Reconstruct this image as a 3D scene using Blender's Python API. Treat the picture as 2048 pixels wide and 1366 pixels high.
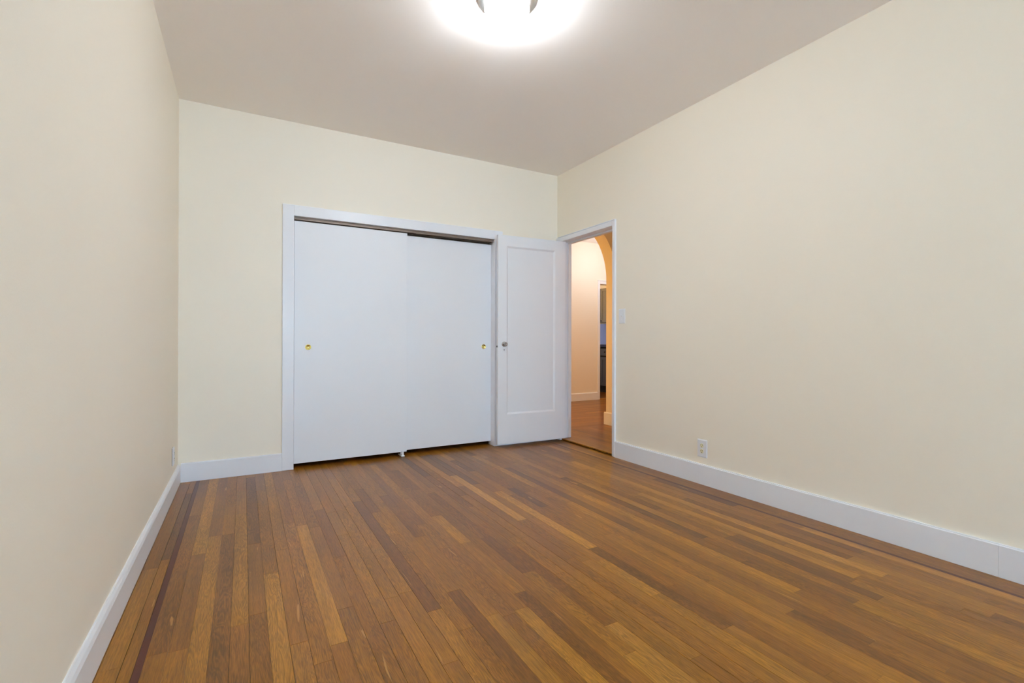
import bpy, bmesh, math, random
from mathutils import Vector, Matrix

for o in list(bpy.data.objects):
    bpy.data.objects.remove(o, do_unlink=True)
S = bpy.context.scene
COL = S.collection
random.seed(7)

# ------------------------------------------------------------------ measures (metres)
XL, XR, YB, H = -0.402, 2.836, 4.129, 2.717      # left wall, right wall, closet wall, ceiling
YR = -4.3                                        # unseen wall behind the photographer, set far back to dim the near walls
XH = 2.952                                       # hall side of the right wall
DY0, DY1, DZ = 3.262, 4.052, 2.022               # doorway in the right wall
CX0, CX1, CZ = 0.345, 2.102, 1.983               # closet opening

# colour and strength of each light
SKY = ((0.485, 0.732, 1.0), 18.0)
LAMP = ((0.855, 0.91, 1.0), 95.0)
HALL = ((1.0, 0.60, 0.24), 3)
LIVING = ((0.76, 0.88, 1.0), 17)
WARM_FILL = ((1.0, 0.55, 0.09), 31)
KITCHEN = ((1.0, 0.70, 0.38), 14)
COOL_FILL = ((0.55, 0.75, 1.0), 5)

# ------------------------------------------------------------------ camera
cam_data = bpy.data.cameras.new('camera')
cam_data.sensor_fit = 'HORIZONTAL'
cam_data.sensor_width = 36.0
cam_data.lens = 964.26 / 2048 * 36.0
cam_data.clip_start = 0.02
cam = bpy.data.objects.new('camera', cam_data)
COL.objects.link(cam)
_r = Vector((0.87344361, -0.48692, 0.00227502))
_u = Vector((-2.50707e-03, 1.75038e-04, 0.99999684))
_f = Vector((0.48691886, 0.87344655, 0.00106786))
cam.matrix_world = Matrix(((_r.x, _u.x, -_f.x, 0), (_r.y, _u.y, -_f.y, 0), (_r.z, _u.z, -_f.z, 1.0), (0, 0, 0, 1)))
S.camera = cam

# ------------------------------------------------------------------ daylight, exposure
W = bpy.data.worlds.new('daylight')
S.world = W
W.use_nodes = True
W.node_tree.nodes['Background'].inputs[0].default_value = SKY[0] + (1,)
W.node_tree.nodes['Background'].inputs[1].default_value = SKY[1]
S.view_settings.view_transform = 'Standard'
S.view_settings.look = 'None'
S.view_settings.gamma = 1.0
S.view_settings.use_curve_mapping = False
S.view_settings.exposure = 0.23
S.cycles.max_bounces = 14
S.cycles.diffuse_bounces = 8
S.cycles.sample_clamp_indirect = 8.0


def light(name, kind, loc, energy, color, rot=None, **kw):
    d = bpy.data.lights.new(name, kind)
    d.energy = energy
    d.color = color
    for k, v in kw.items():
        if k == 'portal':
            d.cycles.is_portal = v
        else:
            setattr(d, k, v)
    o = bpy.data.objects.new(name, d)
    COL.objects.link(o)
    o.location = loc
    if rot:
        o.rotation_euler = rot
    return o


# window openings in the wall behind the photographer: (x0, x1, z0, z1)
WINS = [(0.15, 1.15, 0.45, 2.35), (1.30, 2.30, 0.45, 2.35)]
for (a, b, c, d) in WINS:      # portals only guide the sky light in through the panes
    light('window_portal', 'AREA', ((a + b) / 2, YR - 0.16, (c + d) / 2), 1, (1, 1, 1), (math.radians(90), 0, 0),
          shape='RECTANGLE', size=b - a, size_y=d - c, portal=True)
# lamps of hall, living room and kitchen, plus added fills, out of view
light('hall_lamp', 'POINT', (3.55, 2.55, 2.40), HALL[1], HALL[0], shadow_soft_size=0.08)
light('living_room_lamp', 'POINT', (5.20, 5.75, 2.35), LIVING[1], LIVING[0], shadow_soft_size=0.08)
light('warm_fill', 'POINT', (2.0, 5.4, 1.35), WARM_FILL[1], WARM_FILL[0], shadow_soft_size=0.15)  # added warm fill that turns the far wall and arch orange
light('kitchen_lamp', 'POINT', (5.75, 7.6, 2.5), KITCHEN[1], KITCHEN[0], shadow_soft_size=0.15)
light('kitchen_cool_fill', 'POINT', (5.7, 8.5, 1.35), COOL_FILL[1], COOL_FILL[0], shadow_soft_size=0.25)  # added cool fill for splashback and cabinets, no window behind it


# ------------------------------------------------------------------ materials
def lin(c):
    out = []
    for v in c:
        v /= 255.0
        out.append(v / 12.92 if v <= 0.04045 else ((v + 0.055) / 1.055) ** 2.4)
    return tuple(out) + (1.0,)


def mat(name, rgb, rough=0.5, metal=0.0, bump=None, spec=0.5, vary=0.0, vscale=3.0, emit=None, coat=0.0):
    m = bpy.data.materials.new(name)
    m.use_nodes = True
    nt = m.node_tree
    b = nt.nodes['Principled BSDF']
    b.inputs['Base Color'].default_value = lin(rgb)
    b.inputs['Roughness'].default_value = rough
    b.inputs['Metallic'].default_value = metal
    b.inputs['Specular IOR Level'].default_value = spec
    b.inputs['Coat Weight'].default_value = coat
    tc = nt.nodes.new('ShaderNodeTexCoord')
    if vary:
        n = nt.nodes.new('ShaderNodeTexNoise')
        n.inputs['Scale'].default_value = vscale
        n.inputs['Detail'].default_value = 4
        nt.links.new(tc.outputs['Object'], n.inputs['Vector'])
        mr = nt.nodes.new('ShaderNodeMapRange')
        mr.inputs['To Min'].default_value = 1 - vary
        mr.inputs['To Max'].default_value = 1 + vary
        nt.links.new(n.outputs['Fac'], mr.inputs['Value'])
        mx = nt.nodes.new('ShaderNodeMix')
        mx.data_type = 'RGBA'
        mx.blend_type = 'MULTIPLY'
        mx.inputs['Factor'].default_value = 1
        mx.inputs['A'].default_value = lin(rgb)
        nt.links.new(mr.outputs['Result'], mx.inputs['B'])
        nt.links.new(mx.outputs['Result'], b.inputs['Base Color'])
    if bump:
        n2 = nt.nodes.new('ShaderNodeTexNoise')
        n2.inputs['Scale'].default_value = bump[0]
        n2.inputs['Detail'].default_value = 3
        nt.links.new(tc.outputs['Object'], n2.inputs['Vector'])
        bp = nt.nodes.new('ShaderNodeBump')
        bp.inputs['Strength'].default_value = bump[1]
        bp.inputs['Distance'].default_value = 0.002
        nt.links.new(n2.outputs['Fac'], bp.inputs['Height'])
        nt.links.new(bp.outputs['Normal'], b.inputs['Normal'])
    if emit:
        b.inputs['Emission Color'].default_value = emit[0] + (1,)
        b.inputs['Emission Strength'].default_value = emit[1]
    return m


M = dict(
    wall=mat('cream_wall_paint', (245, 236, 219), 0.55, bump=(160, 0.12), vary=0.012, vscale=1.7),
    bounce_cut=mat('dark_bounce_cut_paint', (62, 68, 80), 0.6),  # invented dark colour for the rear wall, to cut bounced light
    ceiling=mat('ceiling_paint', (250, 244, 238), 0.8, bump=(140, 0.15), vary=0.012, vscale=1.5),
    trim=mat('white_gloss_paint', (240, 242, 247), 0.32, bump=(35, 0.06)),
    door=mat('white_door_paint', (241, 243, 247), 0.38, bump=(60, 0.05)),
    sub=mat('dark_subfloor', (34, 20, 11), 0.9),
    bronze=mat('bronze_track_metal', (124, 106, 92), 0.45, 0.6),
    brass=mat('polished_brass', (222, 200, 120), 0.22, 1.0),
    nickel=mat('brushed_nickel', (196, 192, 186), 0.28, 1.0),
    antique=mat('antique_nickel', (172, 169, 163), 0.28, 1.0),
    ivory=mat('ivory_plastic', (226, 216, 178), 0.4),
    plastic=mat('white_plastic', (236, 237, 240), 0.35),
    dark=mat('dark_slot_and_gap_shade', (18, 16, 15), 0.7),
    shade=mat('lit_glass_shade', (255, 255, 255), 0.4, emit=LAMP),
    olive=mat('grey_green_cabinet_paint', (120, 116, 106), 0.5, vary=0.03),
    grey=mat('grey_cabinet_paint', (84, 88, 100), 0.5, vary=0.03),
    black=mat('black_kick_and_gap_shade', (20, 17, 16), 0.8),  # toe kick black, also painted shade in the cabinet gaps
    counter=mat('blue_black_worktop', (26, 36, 84), 0.3, vary=0.2, vscale=60),
    splash=mat('pale_blue_splashback', (150, 178, 250), 0.5),
    iron=mat('black_iron', (22, 21, 20), 0.45, 0.4),
    glass=mat('window_pane', (255, 255, 255), 0.0),
)
_g = M['glass'].node_tree.nodes['Principled BSDF']
_g.inputs['Transmission Weight'].default_value = 1.0
_g.inputs['IOR'].default_value = 1.0


def wood_material():
    m = bpy.data.materials.new('oiled_oak_strip_floor')
    m.use_nodes = True
    nt = m.node_tree
    N, L = nt.nodes, nt.links
    b = N['Principled BSDF']
    at = N.new('ShaderNodeAttribute'); at.attribute_name = 'plank'
    sep = N.new('ShaderNodeSeparateColor'); L.new(at.outputs['Color'], sep.inputs[0])
    tone, hue, seed = sep.outputs[0], sep.outputs[1], sep.outputs[2]
    uv = N.new('ShaderNodeUVMap'); uv.uv_map = 'grain'
    off = N.new('ShaderNodeCombineXYZ')
    mul = N.new('ShaderNodeMath'); mul.operation = 'MULTIPLY'; mul.inputs[1].default_value = 57.0
    L.new(seed, mul.inputs[0]); L.new(mul.outputs[0], off.inputs[0]); L.new(mul.outputs[0], off.inputs[2])
    add = N.new('ShaderNodeVectorMath'); add.operation = 'ADD'
    L.new(uv.outputs[0], add.inputs[0]); L.new(off.outputs[0], add.inputs[1])

    def scaled(sx, sy):
        v = N.new('ShaderNodeVectorMath'); v.operation = 'MULTIPLY'
        v.inputs[1].default_value = (sx, sy, 1); L.new(add.outputs[0], v.inputs[0]); return v.outputs[0]

    def noise(vec, detail=4, dist=0.0, scale=1.0, rough=0.55):
        n = N.new('ShaderNodeTexNoise'); n.inputs['Scale'].default_value = scale
        n.inputs['Detail'].default_value = detail; n.inputs['Distortion'].default_value = dist
        n.inputs['Roughness'].default_value = rough
        L.new(vec, n.inputs['Vector']); return n.outputs['Fac']

    def rng(v, a, c, lo, hi):
        r = N.new('ShaderNodeMapRange'); r.inputs['From Min'].default_value = a; r.inputs['From Max'].default_value = c
        r.inputs['To Min'].default_value = lo; r.inputs['To Max'].default_value = hi; L.new(v, r.inputs['Value']); return r.outputs['Result']

    def mixc(kind, fac, A, B):
        x = N.new('ShaderNodeMix'); x.data_type = 'RGBA'; x.blend_type = kind
        for sock, v in (('Factor', fac), ('A', A), ('B', B)):
            if isinstance(v, (float, int)): x.inputs[sock].default_value = v
            elif isinstance(v, tuple): x.inputs[sock].default_value = v
            else: L.new(v, x.inputs[sock])
        return x.outputs['Result']

    ramp = N.new('ShaderNodeValToRGB')
    e = ramp.color_ramp.elements
    e[0].position, e[0].color = 0.0, lin((104, 62, 18))
    e[1].position, e[1].color = 1.0, lin((188, 130, 48))
    for p, c in ((0.3, (133, 82, 17)), (0.55, (150, 96, 21)), (0.8, (169, 113, 29))):
        k = e.new(p); k.color = lin(c)
    L.new(tone, ramp.inputs[0])
    # warm to reddish boards
    base = mixc('MIX', rng(hue, 0.55, 1.0, 0.0, 0.45), ramp.outputs[0], lin((146, 90, 24)))
    # slow drift of tone along a board, flame-shaped figure, fine pores
    drift = rng(noise(scaled(1.6, 11.0), 3, 0.6), 0.3, 0.7, 0.80, 1.17)
    g = noise(scaled(1.9, 20.0), 3, 1.3)
    band = N.new('ShaderNodeMath'); band.operation = 'SINE'
    mm = N.new('ShaderNodeMath'); mm.operation = 'MULTIPLY'; mm.inputs[1].default_value = 92.0
    L.new(g, mm.inputs[0]); L.new(mm.outputs[0], band.inputs[0])
    bold = N.new('ShaderNodeMath'); bold.operation = 'FRACT'
    m7 = N.new('ShaderNodeMath'); m7.operation = 'MULTIPLY'; m7.inputs[1].default_value = 7.31
    L.new(seed, m7.inputs[0]); L.new(m7.outputs[0], bold.inputs[0])
    figure = rng(band.outputs[0], -1, 1, 0.74, 1.12)
    plain = rng(noise(scaled(1.2, 150.0), 3, 0.2), 0.35, 0.65, 0.87, 1.09)
    fig = N.new('ShaderNodeMix'); fig.data_type = 'FLOAT'
    L.new(rng(bold.outputs[0], 0.35, 0.65, 0.0, 1.0), fig.inputs[0]); L.new(plain, fig.inputs[2]); L.new(figure, fig.inputs[3])
    pores = rng(noise(scaled(22, 330.0), 2, 0.0), 0.38, 0.60, 0.76, 1.06)
    col = base
    for f in (drift, fig.outputs[0], pores):
        col = mixc('MULTIPLY', 1.0, col, f)
    # occasional long mineral streaks and pale sapwood patches
    st = rng(noise(scaled(2.0, 64.0), 3, 0.8), 0.70, 0.82, 0.0, 0.6)
    col = mixc('MIX', st, col, lin((70, 40, 18)))
    sap = rng(noise(scaled(2.6, 34.0), 2, 0.8), 0.715, 0.73, 0.0, 0.5)
    col = mixc('MIX', sap, col, lin((206, 150, 80)))
    L.new(col, b.inputs['Base Color'])
    L.new(rng(bold.outputs[0], 0.0, 1.0, 0.285, 0.315), b.inputs['Roughness'])
    b.inputs['Specular IOR Level'].default_value = 0.32
    return m


M['wood'] = wood_material()
M['inlay'] = mat('dark_walnut_inlay', (84, 36, 24), 0.3, spec=.25, vary=0.12, vscale=20)


# ------------------------------------------------------------------ mesh building
class MB:
    def __init__(s):
        s.bm = bmesh.new()

    def _merge(s, b):
        me = bpy.data.meshes.new('t'); b.to_mesh(me); b.free()
        s.bm.from_mesh(me); bpy.data.meshes.remove(me)

    def box(s, x0, x1, y0, y1, z0, z1, bev=0.0, seg=2):
        b = bmesh.new()
        bmesh.ops.create_cube(b, size=1)
        for v in b.verts:
            v.co = Vector((x0 + (v.co.x + .5) * (x1 - x0), y0 + (v.co.y + .5) * (y1 - y0), z0 + (v.co.z + .5) * (z1 - z0)))
        if bev:
            bmesh.ops.bevel(b, geom=b.edges[:], offset=bev, segments=seg, affect='EDGES', profile=0.5)
        s._merge(b); return s

    def prism(s, pts, axis, a, c):
        """extrude a closed 2D outline along an axis; the outline's (p, q) are the two other axes in x, y, z order"""
        b = bmesh.new()

        def P(p, t):
            v = list(p); v.insert(axis, t); return v
        lo = [b.verts.new(P(p, a)) for p in pts]
        hi = [b.verts.new(P(p, c)) for p in pts]
        b.faces.new(lo); b.faces.new(hi)
        n = len(pts)
        for i in range(n):
            b.faces.new((lo[i], lo[(i + 1) % n], hi[(i + 1) % n], hi[i]))
        bmesh.ops.recalc_face_normals(b, faces=b.faces[:])
        s._merge(b); return s

    def lathe(s, prof, centre, axis, seg=40):
        """spin (radius, height) pairs about an axis through centre"""
        b = bmesh.new()
        axis = Vector(axis).normalized()
        t = axis.orthogonal().normalized(); w = axis.cross(t)
        c = Vector(centre); rings = []
        for (r, h) in prof:
            if r < 1e-6:
                rings.append([b.verts.new(c + axis * h)])
            else:
                rings.append([b.verts.new(c + axis * h + (t * math.cos(2 * math.pi * i / seg) + w * math.sin(2 * math.pi * i / seg)) * r) for i in range(seg)])
        for A, B in zip(rings, rings[1:]):
            for i in range(seg):
                j = (i + 1) % seg
                f = [A[i % len(A)], A[j % len(A)], B[j % len(B)], B[i % len(B)]]
                u = []
                for v in f:
                    if v not in u: u.append(v)
                if len(u) > 2: b.faces.new(u)
        bmesh.ops.recalc_face_normals(b, faces=b.faces[:])
        for f in b.faces: f.smooth = True
        s._merge(b); return s

    def build(s, name, m, parent=None, smooth=None):
        me = bpy.data.meshes.new(name)
        s.bm.to_mesh(me); s.bm.free()
        me.materials.append(m)
        o = bpy.data.objects.new(name, me)
        COL.objects.link(o)
        if parent: o.parent = parent
        return o


def struct(o, label=None, cat=None):
    o['kind'] = 'structure'
    if label: o['label'] = label
    if cat: o['category'] = cat
    return o


def empty(name, loc, rz=0.0):
    o = bpy.data.objects.new(name, None)
    o.empty_display_size = 0.05
    COL.objects.link(o)
    o.location = loc; o.rotation_euler = (0, 0, rz)
    return o


def tag(o, label, cat, group=None):
    o['label'] = label; o['category'] = cat
    if group: o['group'] = group
    return o


# ------------------------------------------------------------------ floors of oak strips
def strip_floor(name, label, x0, x1, y0, y1, along, pitch, first, overrides=(), inlays=(), lengths=(0.28, 1.45), rnd=1, z=0.0, tone=(0.50, 0.18)):
    """planks run along 'y' or 'x'; every plank is its own block with a hairline gap over a dark subfloor"""
    R = random.Random(rnd)
    bm = bmesh.new()
    uvl = bm.loops.layers.uv.new('grain')
    cl = bm.loops.layers.float_color.new('plank')
    a0, a1 = (y0, y1) if along == 'y' else (x0, x1)       # along
    c0, c1 = (x0, x1) if along == 'y' else (y0, y1)       # across

    def block(ca, cb, la, lb, colr, mi=0, ga=0.0005, gl=0.0003):
        A, B = ca + ga, cb - ga
        P, Q = la + gl, lb - gl
        if B - A < 0.002 or Q - P < 0.002: return
        def V(c, l, zz):
            return bm.verts.new((c, l, zz) if along == 'y' else (l, c, zz))
        t = [V(A, P, z), V(B, P, z), V(B, Q, z), V(A, Q, z)]
        d = [V(A, P, z - .004), V(B, P, z - .004), V(B, Q, z - .004), V(A, Q, z - .004)]
        fs = [bm.faces.new(t)] + [bm.faces.new((d[i], d[(i + 1) % 4], t[(i + 1) % 4], t[i])) for i in range(4)]
        for f in fs:
            f.material_index = mi
            for lp in f.loops:
                co = lp.vert.co
                lp[uvl].uv = ((co.y, co.x) if along == 'y' else (co.x, co.y))
                lp[cl] = (colr[0], colr[1], colr[2], 1)
    edges = []
    c = first
    while c > c0: c -= pitch
    while c < c1:
        edges.append((max(c, c0), min(c + pitch, c1))); c += pitch
    rows = []
    for (a, b) in edges:                                   # cut the rows round the inlay strips
        segs = [(a, b)]
        for (ia, ib) in inlays:
            ns = []
            for (p, q) in segs:
                if ib <= p or ia >= q: ns.append((p, q))
                else:
                    if p < ia: ns.append((p, ia))
                    if q > ib: ns.append((ib, q))
            segs = ns
        rows += segs
    for (ia, ib) in inlays:
        l = a0
        while l < a1:
            n = min(a1, l + R.uniform(1.6, 2.4)); block(ia, ib, l, n, (R.random(), 0, R.random()), 1, 0.0002, 0.0001); l = n
    for (a, b) in rows:
        cuts = []
        forced = sorted([(o[1], o[2], o[3]) for o in overrides if a <= o[0] < b])
        l = a0 - R.uniform(0, 0.8)
        for (fa, fb, ft) in forced + [(a1 + 9, a1 + 9, None)]:
            lim = min(fa, a1)
            while l < lim - 1e-6:
                n = l + R.uniform(*lengths)
                if lim - n < 0.22: n = lim
                n = min(n, lim)
                cuts.append((max(l, a0), n, None)); l = n
            if ft is not None:
                cuts.append((max(fa, a0), min(fb, a1), ft)); l = fb
        wide = R.choice((0.0002, 0.0003, 0.0004, 0.0004, 0.0009))
        for (p, q, ft) in cuts:
            if q <= p: continue
            t = ft if ft is not None else min(0.95, max(0.06, R.gauss(*tone)))
            block(a, b, p, q, (t, R.random() if ft is None else 0.3, R.random()), 0, wide)
    bm.normal_update()
    bmesh.ops.recalc_face_normals(bm, faces=bm.faces[:])
    # subfloor slab
    me0 = bpy.data.meshes.new('slab')
    g = MB().box(x0, x1, y0, y1, z - 0.12, z - 0.003)
    g.bm.to_mesh(me0); g.bm.free()
    k = len(bm.faces)
    bm.from_mesh(me0); bpy.data.meshes.remove(me0)
    bm.faces.ensure_lookup_table()
    for f in bm.faces[k:]: f.material_index = 2
    me = bpy.data.meshes.new(name); bm.to_mesh(me); bm.free()
    for m_ in (M['wood'], M['inlay'], M['sub']): me.materials.append(m_)
    o = bpy.data.objects.new(name, me); COL.objects.link(o)
    return struct(o, label, 'floor')


PLANKS = [(1.481, 1.857, 2.862, .93), (0.975, 2.21, 2.63, .8), (1.10, 1.797, 2.22, .16), (0.925, 1.02, 1.563, .82),
          (1.408, 1.39, 1.734, .82), (1.077, .75, 1.171, .86), (-.18, 2.693, 4.2, .86), (-.124, 1.35, 2.906, .74),
          (-.01, 1.953, 3.204, .74), (.103, 1.3, 2.323, .84), (.29, 1.674, 2.849, .85), (2.432, 1.03, 1.97, .93),
          (2.645, .55, 1.511, .9), (-.066, 1.35, 2.9, .28), (2.70, 2.127, 2.667, .5), (.046, 2.0, 2.7, .45)]
strip_floor('floor', 'oiled oak strip floor of the empty bedroom with a dark inlay line along each side', XL, 2.90, YR, 4.76, 'y', 0.05757, -0.267,
            PLANKS, [(-0.289, -0.267), (2.669, 2.689)], rnd=11)
strip_floor('floor_hall', 'oak strip floor of the small hall beyond the open door', 2.90, 4.30, 1.9, 4.50, 'y', 0.057, 2.94, rnd=5)
strip_floor('floor_living_room', 'oak strip floor beyond the arch with boards laid across', 0.9, 7.4, 4.50, 6.66, 'x', 0.057, 4.5, rnd=8, lengths=(0.5, 2.0), tone=(0.55, 0.12))
strip_floor('floor_kitchen', 'darker wooden kitchen floor beyond the far doorway', 5.2, 7.0, 6.66, 9.0, 'y', 0.08, 5.2, rnd=9, tone=(0.22, 0.08))

# ------------------------------------------------------------------ walls and ceilings
T = 0.15
struct(MB().box(XL - T, XL, YR - T, 4.78, -.12, H).build('wall_left', M['wall']), 'plain cream wall along the left of the bedroom', 'wall')
b = MB()
b.box(XL, CX0 - .013, YB, YB + .11, -.003, H).box(CX1 + .013, XR, YB, YB + .11, -.003, H).box(CX0 - .013, CX1 + .013, YB, YB + .11, CZ + .013, H)
struct(b.build('wall_back', M['wall']), 'cream wall that holds the wide closet opening', 'wall')
b = MB()
b.box(XR, XH, YR - T, DY0 - .02, -.003, H).box(XR, XH, DY1 + .02, 4.78, -.003, H).box(XR, XH, DY0 - .02, DY1 + .02, DZ + .02, H)
struct(b.build('wall_right', M['wall']), 'long cream wall with the light switch, outlet and open doorway', 'wall')
b = MB()
xs = [XL] + [v for w in WINS for v in w[:2]] + [XR]
for i in range(0, len(xs), 2): b.box(xs[i], xs[i + 1], YR - T, YR, -.003, H)
for (a, c, z0, z1) in WINS: b.box(a, c, YR - T, YR, -.003, z0).box(a, c, YR - T, YR, z1, H)
struct(b.build('wall_rear', M['bounce_cut']), 'unseen window wall behind the photographer, made dark to cut bounced light', 'wall')
struct(MB().box(XL - T, XH, YR - T, 4.78, H, H + .12).build('ceiling', M['ceiling']), 'plain pale ceiling of the bedroom around the lit flush lamp', 'ceiling')
# closet interior
b = MB()
b.box(XL, XR, 4.76, 4.78, -.003, H).box(0.10, 0.12, YB + .11, 4.76, 0, H).box(2.70, 2.72, YB + .11, 4.76, 0, H)
struct(b.build('wall_closet', M['wall']), 'dark closet interior behind the sliding doors', 'wall')
for i, (a, c, z0, z1) in enumerate(WINS):
    w = MB()
    w.box(a, c, YR - .10, YR - .05, z0, z0 + .05, .004).box(a, c, YR - .10, YR - .05, z1 - .05, z1, .004)
    w.box(a, a + .05, YR - .10, YR - .05, z0, z1, .004).box(c - .05, c, YR - .10, YR - .05, z0, z1, .004)
    w.box(a, c, YR - .10, YR - .05, (z0 + z1) / 2 - .025, (z0 + z1) / 2 + .025, .004)
    wo = struct(w.build('window_%d' % (i + 1), M['trim']), 'white sash window behind the photographer', 'window')
    MB().box(a + .04, c - .04, YR - .078, YR - .074, z0 + .04, z1 - .04).build('window_pane', M['glass'], wo)
    MB().box(a - .06, c + .06, YR - .05, YR + .04, z0 - .03, z0, .005).build('window_sill', M['trim'], wo)

# hall, living room and kitchen shells
struct(MB().box(4.05, 4.20, 1.9, 4.40, -.003, H).build('wall_hall_right', M['wall']), 'warm lit wall at the far side of the hall', 'wall')
struct(MB().box(XH, 4.05, 1.78, 1.9, -.003, H).build('wall_hall_end', M['wall']), 'wall closing the near end of the hall', 'wall')
struct(MB().box(XH, 4.30, 1.78, 4.40, H, H + .12).build('ceiling_hall', M['ceiling']), 'ceiling of the small hall', 'ceiling')
# wall with the elliptical arch
AX, AA, AB, AZ, AY0, AY1 = 3.435, 0.43, 0.615, 1.75, 4.40, 4.575
pts = [(7.4, -.003), (7.4, H), (XH, H), (XH, -.003), (AX - AA, -.003)]
pts = [(AX + AA, -.003), (7.4, -.003), (7.4, H), (XH - .01, H), (XH - .01, -.003), (AX - AA, -.003)]
arc = [(AX - AA * math.cos(t * math.pi / 48), AZ + AB * math.sin(t * math.pi / 48)) for t in range(49)]
struct(MB().prism(pts + arc, 1, AY0, AY1).build('wall_arch', M['wall']), 'warm orange lit wall with a rounded archway beyond the open door', 'wall')
struct(MB().box(0.9, 7.4, 4.575, 6.61, H, H + .12).build('ceiling_living_room', M['ceiling']), 'ceiling of the room beyond the arch', 'ceiling')
KX0, KX1, KZ = 5.437, 6.22, 2.017
b = MB()
b.box(0.9, KX0, 6.61, 6.75, -.003, H).box(KX1, 7.4, 6.61, 6.75, -.003, H).box(KX0, KX1, 6.61, 6.75, KZ, H)
struct(b.build('wall_far', M['wall']), 'bright far wall beyond the arch with the kitchen doorway in it', 'wall')
b = MB()
b.box(0.9, 1.0, 4.78, 6.61, -.003, H).box(1.0, XR, 4.78, 4.86, -.003, H)
b.box(7.3, 7.4, 4.575, 6.61, -.003, H)
struct(b.build('wall_living_room', M['wall']), 'side walls of the room beyond the arch', 'wall')
struct(MB().box(5.2, 6.875, 8.9, 9.0, -.003, H).build('wall_kitchen_end', M['wall']), 'kitchen end wall out of view', 'wall')
struct(MB().box(5.1, 5.2, 6.75, 9.0, -.003, H).build('wall_kitchen_left', M['wall']), 'kitchen side wall out of view', 'wall')
struct(MB().box(6.875, 7.0, 6.75, 9.0, -.003, H).build('wall_kitchen', M['wall']), 'warm lit kitchen wall above the wall cabinet', 'wall')
struct(MB().box(6.862, 6.875, 6.76, 8.89, .955, 1.40).build('trim_7', M['splash']), 'bluish splashback between worktop and wall cabinet', 'splashback')
struct(MB().box(5.1, 7.0, 6.75, 9.0, H, H + .12).build('ceiling_kitchen', M['ceiling']), 'ceiling of the kitchen', 'ceiling')


# ------------------------------------------------------------------ baseboards
BT = 0.018


def board_profile(h, t=BT, cap=0.012):
    return [(0, 0), (t, 0), (t, h - cap), (t - .005, h - cap * .45), (t - min(.012, cap * .7), h), (0, h)]


def base(name, axis, wall, sign, a, c, h, label, joint=None, z0=0.001, cap=.012):
    """board along an axis, its back on the wall plane, facing sign"""
    b = MB()
    prof = [(wall + sign * p, q + z0) for (p, q) in board_profile(h, cap=cap)]
    spans = [(a, c)] if joint is None else [(a, joint - .0004), (joint + .0004, c)]
    for (p, q) in spans: b.prism(prof, axis, p, q)
    return struct(b.build(name, M['trim']), label, 'baseboard')


base('baseboard_left', 1, XL, 1, YR, YB, 0.126, 'white baseboard along the left wall', cap=.022)
base('baseboard_back', 0, YB, -1, XL + BT, CX0 - .0825, 0.134, 'short white baseboard left of the closet', cap=.005)
base('baseboard_back.001', 0, YB, -1, CX1 + .085, XR - .022, 0.133, 'white baseboard hidden behind the open door')
base('baseboard_right', 1, XR, -1, YR, DY0 - .0375, 0.141, 'white baseboard along the right wall with a butt joint', joint=.787, cap=.007)
base('baseboard_hall', 1, AX + AA, -1, AY0, AY1 + .02, 0.150, 'white baseboard at the foot of the arch')
base('baseboard_far', 0, 6.61, -1, 1.0, KX0 - .05, 0.131, 'warm lit baseboard of the far wall beyond the arch')

# ------------------------------------------------------------------ closet trim, track, doors
b = MB()
b.box(CX0 - .082, CX0, YB - .019, YB, .002, CZ + .083, .0018)
b.box(CX1, CX1 + .085, YB - .019, YB, .002, CZ + .083, .0018)
b.box(CX0, CX1, YB - .019, YB, CZ, CZ + .083, .0018)
b.box(CX0 - .012, CX0, YB, YB + .11, .002, CZ).box(CX1, CX1 + .012, YB, YB + .11, .002, CZ)
b.box(CX0 - .012, CX1 + .012, YB, YB + .11, CZ, CZ + .012)
struct(b.build('trim_1', M['trim']), 'flat white casing around the closet opening', 'trim')
b = MB()                                                  # two-channel overhead track
b.box(CX0, CX1, YB + .012, YB + .100, CZ - .006, CZ)
for y in (YB + .012, YB + .054, YB + .097): b.box(CX0, CX1, y, y + .003, CZ - .024, CZ - .006)
b.box(CX0, CX1, YB + .009, YB + .012, CZ - .024, CZ - .007, .001)
tag(b.build('sliding_door_track', M['bronze']), 'thin brown metal track under the closet head casing', 'track')


def slab_door(name, x0, x1, y0, z0, z1, pull_x, label):
    t = struct(MB().box(x0, x1, y0, y0 + .033, z0, z1, .002).build(name, M['door']), label, 'door')
    c = (pull_x, y0, .955)
    r = .0225
    p = MB().lathe([(0, -.0004), (r * .74, -.0004), (r * .78, -.0018), (r * .9, -.0030), (r, -.0018), (r, .002)], c, (0, 1, 0), 32)
    p.build('finger_pull', M['brass'], t)['label'] = 'round brass finger pull'
    return t


slab_door('door_1', CX0 + .004, 1.256, YB + .018, .037, CZ - .031, .452, 'white sliding closet door in front, left of the overlap')
slab_door('door_2', 1.215, CX1 - .001, YB + .060, .041, CZ - .040, 2.023, 'white sliding closet door behind, partly covered by the open door')
g = empty('floor_guide', (1.218, YB + .034, 0))
tag(g, 'small white plastic floor guide under the closet doors', 'door guide')
MB().box(-.016, .016, -.034, .060, .0, .010, .003).build('base', M['plastic'], g)
MB().box(-.009, .009, -.030, -.024, .008, .048, .002).build('fin', M['plastic'], g)
MB().box(-.009, .009, .018, .024, .008, .036, .002).build('fin', M['plastic'], g)

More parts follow.
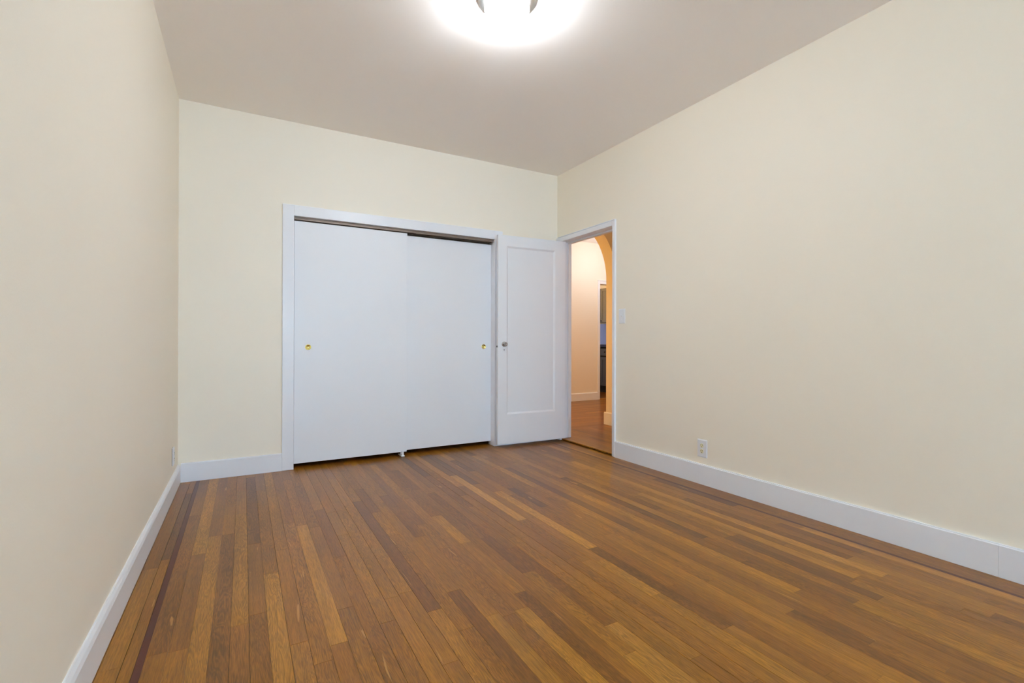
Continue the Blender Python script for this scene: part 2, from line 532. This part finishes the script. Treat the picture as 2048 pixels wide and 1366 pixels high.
# ------------------------------------------------------------------ doorway trim in the right wall
b = MB()
b.box(XR - .016, XR, DY0 - .030, DY0, .002, DZ + .0445, .003)                  # near leg
b.box(XR - .021, XR, DY0 - .037, DY0 - .0305, .002, DZ + .052, .002)           # its back band
b.box(XR - .016, XR, DY1, YB - .001, .002, DZ + .0445, .003)                    # far leg, in the corner
b.box(XR - .016, XR, DY0 + .0002, DY1 - .0002, DZ, DZ + .0445, .003)
b.box(XR - .021, XR, DY0 - .0303, YB - .03, DZ + .0448, DZ + .052, .002)
struct(b.build('trim_2', M['trim']), 'narrow white casing around the hall doorway', 'trim')
b = MB()
b.box(XR, XH, DY0 - .019, DY0, .002, DZ).box(XR, XH, DY1, DY1 + .019, .002, DZ).box(XR, XH, DY0 - .019, DY1 + .019, DZ + .0002, DZ + .019)
b.box(XR + .076, XH - .002, DY1 - .016, DY1 + .001, .022, DZ - .0142, .002).box(XR + .076, XH - .002, DY0, DY1, DZ - .014, DZ + .001, .002)
b.box(XR + .076, XH - .002, DY0 - .001, DY0 + .013, .022, DZ - .0142, .002)
struct(b.build('trim_3', M['trim']), 'white door jamb with its stop', 'trim')


def wood_board(name, x0, x1, y0, y1, z0, z1, t, label):
    o = MB().box(x0, x1, y0, y1, z0, z1, .004).build(name, M['wood'])
    me = o.data
    ca = me.color_attributes.new('plank', 'FLOAT_COLOR', 'CORNER')
    uv = me.uv_layers.new(name='grain')
    for i, lp in enumerate(me.loops):
        co = me.vertices[lp.vertex_index].co
        ca.data[i].color = (t, .3, .37, 1)
        uv.data[i].uv = (co.y, co.x) if (y1 - y0) > (x1 - x0) else (co.x, co.y)
    return struct(o, label, 'threshold')


wood_board('trim_4', XR + .006, XR + .112, DY0 + .001, DY1 - .001, .006, .019, .62, 'raised oak threshold in the hall doorway')
MB().box(XR + .014, XR + .110, DY0 + .002, DY1 - .002, .0, .006).build('threshold_bed', M['sub'], bpy.data.objects['trim_4'])  # dark bed set back to give a shadow line under the board
wood_board('trim_5', KX0 + .002, KX1 - .002, 6.60, 6.72, 0.0, .008, .95, 'pale threshold in the kitchen doorway')
b = MB()
b.box(KX0 - .05, KX0, 6.596, 6.61, .002, KZ + .062, .003).box(KX1, KX1 + .05, 6.596, 6.61, .002, KZ + .062, .003)
b.box(KX0, KX1, 6.596, 6.61, KZ, KZ + .062, .003)
b.box(KX0 - .05, KX1 + .05, 6.590, 6.61, KZ + .054, KZ + .064, .002)
struct(b.build('trim_6', M['trim']), 'casing around the kitchen doorway', 'trim')

# ------------------------------------------------------------------ the open panelled door
hx, hy, fx, fy = 2.845, 3.992, 2.097, 4.033
DW = math.hypot(hx - fx, hy - fy)
leaf = empty('door_3', (hx, hy, .030), math.atan2(hy - fy, hx - fx))
struct(leaf, 'open white one panel door standing in front of the closet casing', 'door')
LH, TH = 1.985, .035
sl, sr, tr, br = .092, .123, .102, .281
b = MB()
b.box(-DW, -DW + sl, 0, TH, 0, LH, .0015).box(-sr, 0, 0, TH, 0, LH, .0015)
b.box(-DW + sl - .002, -sr + .002, .0002, TH - .0002, LH - tr, LH - .0003).box(-DW + sl - .002, -sr + .002, .0002, TH - .0002, .0003, br)
b.build('door_frame', M['door'], leaf)
px0, px1, pz0, pz1 = -DW + sl, -sr, br, LH - tr
b = MB()
b.box(px0 - .003, px1 + .003, .012, TH - .012, pz0 - .003, pz1 + .003)
q = .017                                                   # sloped sticking round the sunk panel
for side in (0, 1):
    f0, f1 = (0.0008, .0122) if side == 0 else (TH - .0008, TH - .0122)
    b.prism([(px0, f0), (px0, f1), (px0 + q, f1)], 2, pz0, pz1)
    b.prism([(px1, f0), (px1, f1), (px1 - q, f1)], 2, pz0, pz1)
    b.prism([(f0, pz0), (f1, pz0), (f1, pz0 + q)], 0, px0, px1)
    b.prism([(f0, pz1), (f1, pz1), (f1, pz1 - q)], 0, px0, px1)
b.build('door_panel', M['door'], leaf)
kx, kz = -DW + .063, .949
for sgn, y in ((-1, 0.0), (1, TH)):
    MB().lathe([(0, .0), (.0235, .0), (.0235, .002), (.020, .005), (.012, .006), (.010, .010), (.009, .015), (.013, .020), (.019, .025), (.0215, .032),
                (.0205, .038), (.016, .043), (.0105, .0435), (.0095, .042), (0, .0425)], (kx, y, kz), (0, sgn, 0), 32).build('door_knob', M['antique'], leaf)['label'] = 'pale metal knob on a round rose'
kp = MB().box(kx - .015, kx + .015, -.0015, 0, kz - .082, kz - .032, .0006).build('keyhole_plate', M['door'], leaf)
MB().lathe([(0, .0), (.0042, .0), (.0042, .0012), (0, .0012)], (kx, -.0016, kz - .052), (0, -1, 0), 16).box(kx - .0018, kx + .0018, -.0028, -.0016, kz - .064, kz - .052).build('keyhole', M['dark'], kp)
lp = MB().box(-DW - .0008, -DW + .0004, .006, .029, kz - .070, kz + .030, .0003).build('latch_plate', M['door'], leaf)
MB().box(-DW - .005, -DW - .0006, .011, .024, kz - .030, kz - .014, .001).build('latch', M['iron'], lp)
for zz in (.22, LH - .22):
    MB().lathe([(0, -.045), (.007, -.045), (.007, .045), (0, .045)], (.004, TH + .006, zz), (0, 0, 1), 16).build('hinge', M['trim'], leaf)

# ------------------------------------------------------------------ ceiling lamp
lx, ly = 1.149, 2.120
lamp = tag(empty('ceiling_light', (lx, ly, H)), 'lit flush dome lamp with a nickel ring on the ceiling', 'lamp')
MB().lathe([(0, 0), (.136, 0), (.142, -.004), (.1445, -.014), (.1435, -.018), (.139, -.020), (.1385, -.023), (.134, -.027), (.122, -.031), (.108, -.033), (.096, -.034), (.090, -.030), (0, -.028)],
           (0, 0, 0), (0, 0, 1), 96).build('metal_ring', M['nickel'], lamp)
prof = []
for i in range(29):                                        # bowl: swells below the ring, then closes to the finial
    t = -0.75 + (math.pi / 2 + 0.75) * i / 28
    prof.append((.112 * max(0.0, math.cos(t)) ** .9, -.053 - (.073 if t > 0 else .034) * math.sin(t)))
prof[-1] = (0, -.126)
MB().lathe(prof, (0, 0, 0), (0, 0, 1), 96).build('glass_shade', M['shade'], lamp)
MB().lathe([(0, -.124), (.009, -.125), (.009, -.128), (.006, -.131), (.0055, -.135), (.003, -.139), (0, -.140)], (0, 0, 0), (0, 0, 1), 24).build('finial', M['trim'], lamp)


# ------------------------------------------------------------------ outlets and switch
def plate_bm(w, h, d=.006):
    """bevelled cover plate standing on the plane x = 0, facing +x"""
    b = MB(); c = .007
    vs = []
    for (x, k) in ((0, 0), (.0022, 0), (d, c)):
        vs.append([(x, -w / 2 + k, -h / 2 + k), (x, w / 2 - k, -h / 2 + k), (x, w / 2 - k, h / 2 - k), (x, -w / 2 + k, h / 2 - k)])
    V = [[b.bm.verts.new(p) for p in ring] for ring in vs]
    b.bm.faces.new(V[0]); b.bm.faces.new(V[2])
    for A, B in zip(V, V[1:]):
        for i in range(4): b.bm.faces.new((A[i], A[(i + 1) % 4], B[(i + 1) % 4], B[i]))
    bmesh.ops.recalc_face_normals(b.bm, faces=b.bm.faces[:])
    return b


def outlet(loc, rz, label, w, h, face='ivory'):
    t = tag(empty('wall_outlet', loc, rz), label, 'outlet')
    plate_bm(w, h).build('cover_plate', M['plastic'], t)
    for s in (1, -1):
        z = s * h * .155
        rc = MB()
        rc.prism([(.0165 * .8 * math.cos(a) if abs(math.cos(a)) < .8 else math.copysign(.0135, math.cos(a)), z + .0155 * math.sin(a)) for a in [i * 2 * math.pi / 28 for i in range(28)]], 0, .004, .0078)
        r = rc.build('receptacle', M[face], t)
        MB().box(.0076, .0083, -.0075, -.0045, z + .000, z + .0085).box(.0076, .0083, .0045, .0075, z + .001, z + .0085).lathe([(0, .0076), (.003, .0076), (.003, .0083), (0, .0083)], (0, 0, z - .0075), (1, 0, 0), 14).build('slots', M['dark'], r)
    MB().lathe([(0, .0055), (.0032, .0055), (.0028, .0072), (0, .0075)], (0, 0, 0), (1, 0, 0), 16).build('screw', M['plastic'], t)
    return t


outlet((XR, 2.320, .252), math.pi, 'white plate outlet with ivory sockets low on the right wall', .082, .126)
lo = outlet((XL + .0025, 3.835, .246), 0, 'outlet seen edge on, on the left wall near the corner', .072, .118, 'plastic')
MB().box(-.0025, .0002, -.033, .033, -.056, .056).build('shadow_gap', M['dark'], lo)  # dark block painting the shadow gap behind the plate
sw = tag(empty('light_switch', (XR, 3.150, 1.224), math.pi), 'white toggle light switch beside the doorway casing', 'switch')
plate_bm(.080, .126).build('cover_plate', M['plastic'], sw)
tg = MB().box(.004, .0068, -.006, .006, -.012, .012, .0008).build('toggle_slot', M['plastic'], sw)
MB().prism([(.005, -.004), (.019, .006), (.0175, .0105), (.005, .008)], 1, -.0042, .0042).build('toggle', M['plastic'], sw)
for s in (1, -1):
    MB().lathe([(0, .0055), (.0030, .0055), (.0026, .0070), (0, .0072)], (0, 0, s * .030), (1, 0, 0), 16).build('screw', M['plastic'], sw)


# ------------------------------------------------------------------ kitchen units seen through the doorways
def knob(x, y, z, parent):
    MB().lathe([(0, 0), (.006, 0), (.005, .008), (.006, .012), (.014, .018), (.015, .023), (.010, .028), (0, .029)], (x, y, z), (-1, 0, 0), 20).build('knob', M['iron'], parent)


bx = 6.25
ky0, ky1 = 7.24, 7.59
cab = tag(empty('base_cabinet', (0, 0, 0)), 'grey base cabinet with drawer seen through the kitchen doorway', 'cabinet')
MB().box(bx + .02, 6.86, ky0, ky1 + .30, .11, .90).build('carcass', M['black'], cab)  # black carcass paints the shadow in gaps round drawer and door
MB().box(bx + .03, 6.86, ky0, ky1 + .30, .003, .11).build('toe_kick', M['black'], cab)
dr = MB().box(bx, bx + .02, ky0 + .01, ky1 - .018, .735, .875, .003).build('drawer', M['grey'], cab)
knob(bx, 7.425, .805, dr)
f0, f1, z0, z1 = ky0 + .01, ky1 - .018, .135, .700
d = MB()
d.box(bx, bx + .02, f0, f0 + .05, z0, z1, .002).box(bx, bx + .02, f1 - .05, f1, z0, z1, .002)
d.box(bx, bx + .02, f0 + .05, f1 - .05, z0, z0 + .05, .002).box(bx, bx + .02, f0 + .05, f1 - .05, z1 - .05, z1, .002)
d.box(bx + .008, bx + .02, f0 + .045, f1 - .045, z0 + .045, z1 - .045)
dd = d.build('door', M['grey'], cab)
knob(bx, f0 + .028, z1 - .06, dd)
tag(MB().box(bx - .03, 6.86, 6.90, 8.30, .905, .955, .004).build('countertop', M['counter']), 'blue black kitchen worktop above the grey base cabinet', 'worktop')
MB_up = tag(empty('wall_cabinet', (0, 0, 0)), 'grey green wall cabinet above the kitchen worktop', 'cabinet')
ux = 6.53
uy0, uy1, uz0, uz1 = 7.40, 7.925, 1.395, 2.115
MB().box(ux + .02, 6.86, uy0, uy1 + .30, uz0 + .01, uz1 + .006).build('carcass', M['black'], MB_up)  # black here stands for the shaded gap round the upper door
f0, f1 = uy0 + .01, uy1 - .018
d = MB()
d.box(ux, ux + .02, f0, f0 + .055, uz0 + .02, uz1, .002).box(ux, ux + .02, f1 - .055, f1, uz0 + .02, uz1, .002)
d.box(ux, ux + .02, f0 + .055, f1 - .055, uz0 + .02, uz0 + .075, .002).box(ux, ux + .02, f0 + .055, f1 - .055, uz1 - .055, uz1, .002)
d.box(ux + .008, ux + .02, f0 + .05, f1 - .05, uz0 + .07, uz1 - .05)
dd = d.build('door', M['olive'], MB_up)
knob(ux, f1 - .03, uz0 + .05, dd)
MB().box(ux + .005, ux + .03, uy0, uy1 + .30, uz0 - .008, uz0 + .01, .002).build('light_rail', M['olive'], MB_up)
